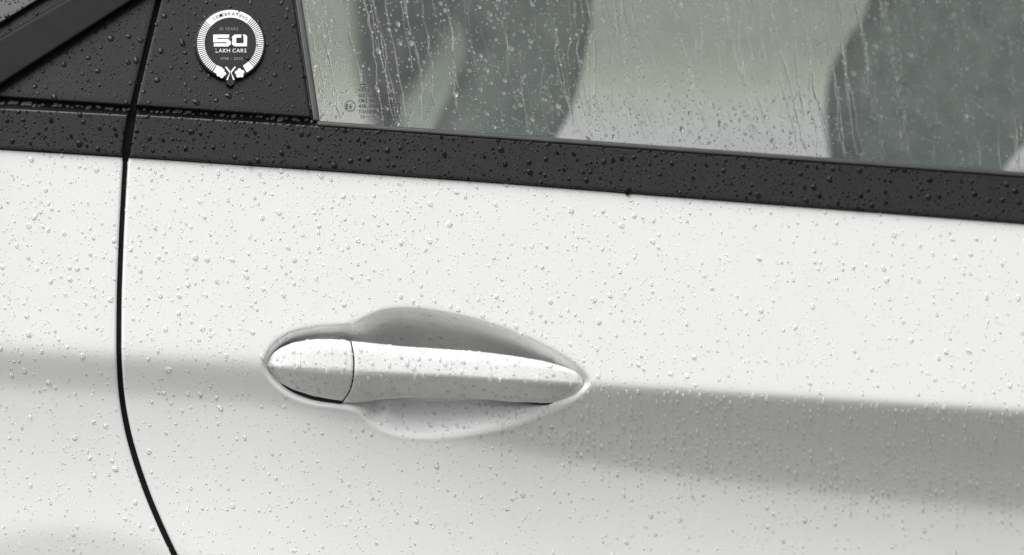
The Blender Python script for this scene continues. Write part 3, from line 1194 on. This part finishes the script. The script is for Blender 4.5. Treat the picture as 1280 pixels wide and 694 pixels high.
drop_meshes = {}
SV, SF, SM, nv = [], [], [], 0
for i, D in enumerate(DROPS):
    r, nm = D[0], D[5]
    based = nm in BASED
    if r > 2.0:
        lib, key = (BIGC, 'bigc') if based else (BIG, 'big')
    elif r > 1.15:
        lib, key = (SMALLC, 'smallc') if based else (SMALL, 'small')
    else:
        lib, key = (TINYC, 'tinyc') if based else (TINY, 'tiny')
    k = random.randrange(len(lib)) if r < 2.4 or random.random() < .35 else random.randrange(3)
    Vd, Fd = lib[k]
    wet = 1 if based and nm != 'glass' else 0
    mats = [0] * (len(Fd) - 1) + [wet] if based else [2] * len(Fd)
    M, loc = drop_matrix(D)
    if i in solo:
        if (key, k, wet) not in drop_meshes:
            me = bpy.data.meshes.new('raindrop')
            me.from_pydata([tuple(q) for q in Vd.tolist()], [], Fd)
            me.polygons.foreach_set('use_smooth', [True] * len(me.polygons))
            me.materials.append(WATER)
            me.materials.append(WETBASE)
            me.materials.append(BEAD)
            me.polygons.foreach_set('material_index', mats)
            drop_meshes[(key, k, wet)] = me
        o = bpy.data.objects.new('raindrop', drop_meshes[(key, k, wet)])
        C.objects.link(o)
        o.matrix_world = Matrix.Translation(loc) @ M.to_4x4()
        lab = place_words(D)
        tag(o, lab, 'raindrop', lab.replace('raindrop', 'raindrops', 1))
    else:
        Mn = np.array(M)
        SV.append(Vd @ Mn.T + np.array(loc))
        SF += [tuple(q + nv for q in f) for f in Fd]
        SM += mats
        nv += len(Vd)
o = link('fine_raindrops', np.concatenate(SV), SF, WATER, None, True, 'none')
o.data.materials.append(WETBASE)
o.data.materials.append(BEAD)
o.data.polygons.foreach_set('material_index', SM)
tag(o, 'fine rain droplets sprinkled over the whole wet side of the car', 'raindrops', None, 'stuff')
print('drops', len(DROPS), 'verts', nv)

# rivulets down the glass
def rivulet(u0, v0, v1, drift, wid, dfn=d_glass):
    vs = np.arange(v0, v1, 4.0)
    uu = np.empty_like(vs)
    x = u0
    kink = 0.0
    ph, fq = random.uniform(0, 6.28), random.uniform(.03, .07)
    jog = 0.0
    for i, v in enumerate(vs):
        if random.random() < .16:
            kink = random.gauss(0, .16)
        if random.random() < .12:
            jog = random.gauss(0, .6)
        kink *= .9
        jog *= .5
        x += 4.0 * (drift + kink + jog + .04 * math.sin(v * fq + ph))
        uu[i] = x
    wv = wid * (1 + .30 * np.sin(vs * .11 + ph) + rng.normal(0, .16, len(vs)))
    wv = np.maximum(wv, .25 * wid)
    wv[-1] = .2 * wid
    wv[0] = .15 * wid
    if len(vs) > 3:
        wv[1] = .6 * wid
    ang = np.linspace(0, math.pi, 6)
    V, F = [], []
    k = 6
    for i in range(len(vs)):
        for t in ang:
            p = W(uu[i] + wv[i] * math.cos(t), vs[i], dfn(uu[i], vs[i]))
            V.append(p + NG * (wv[i] * S * .14 * (math.sin(t) if 0 < t < 3.1 else 0) + 0.00004))
    b0 = len(V)
    for i in range(len(vs)):
        V += [V[i * k], V[i * k + k - 1]]
    for i in range(len(vs) - 1):
        for j in range(k - 1):
            F.append((i * k + j, i * k + j + 1, (i + 1) * k + j + 1, (i + 1) * k + j))
        F.append((b0 + 2 * i + 1, b0 + 2 * i, b0 + 2 * i + 2, b0 + 2 * i + 3))
    return V, F


NG = frame_at(800., 60., d_glass)[3]
u = 362.0
n_r = 0
while u < 1290:
    v0 = random.choice((-140, -140, -140, -90, random.uniform(-20, 90)))
    drift = random.gauss(.165 if u < 900 else .13, .02)
    us_ = u - drift * (100 - v0) * .5
    if us_ < cr_right(v0) + 14:
        us_ = float(cr_right(v0)) + 14
    vend = float(belt_hi(u + 15)) - 5 - (random.uniform(0, 70) if random.random() < .2 else 0)
    if vend - v0 > 40:
        V, F = rivulet(us_, v0, vend, drift, random.choice((.45, .55, .7, .9, 1.1)) * (1.35 if u > 740 else 1))
        o = link('rain_rivulet', V, F, RUNNEL, None, True, 'none')
        tag(o, 'thin rivulet of rain on the window ' + behind(u), 'rivulet', 'rain rivulets on the window, ' + behind(u))
        n_r += 1
    u += random.uniform(4, 15)
for u0, v0, v1 in ((859.5, 212, 236), (919.5, 209, 237)):
    V, F = rivulet(u0, v0, v1, 0.0, .5, d_trim)
    o = link('rain_rivulet', V, F, RUNNEL, None, True, 'none')
    tag(o, 'thin upright drip on the black belt trim, ' + ('the one nearer the badge' if u0 < 900 else 'the one farther from the badge'), 'rivulet', 'drips on the black belt trim')
print('rivulets', n_r, 'solo drops', len(solo))
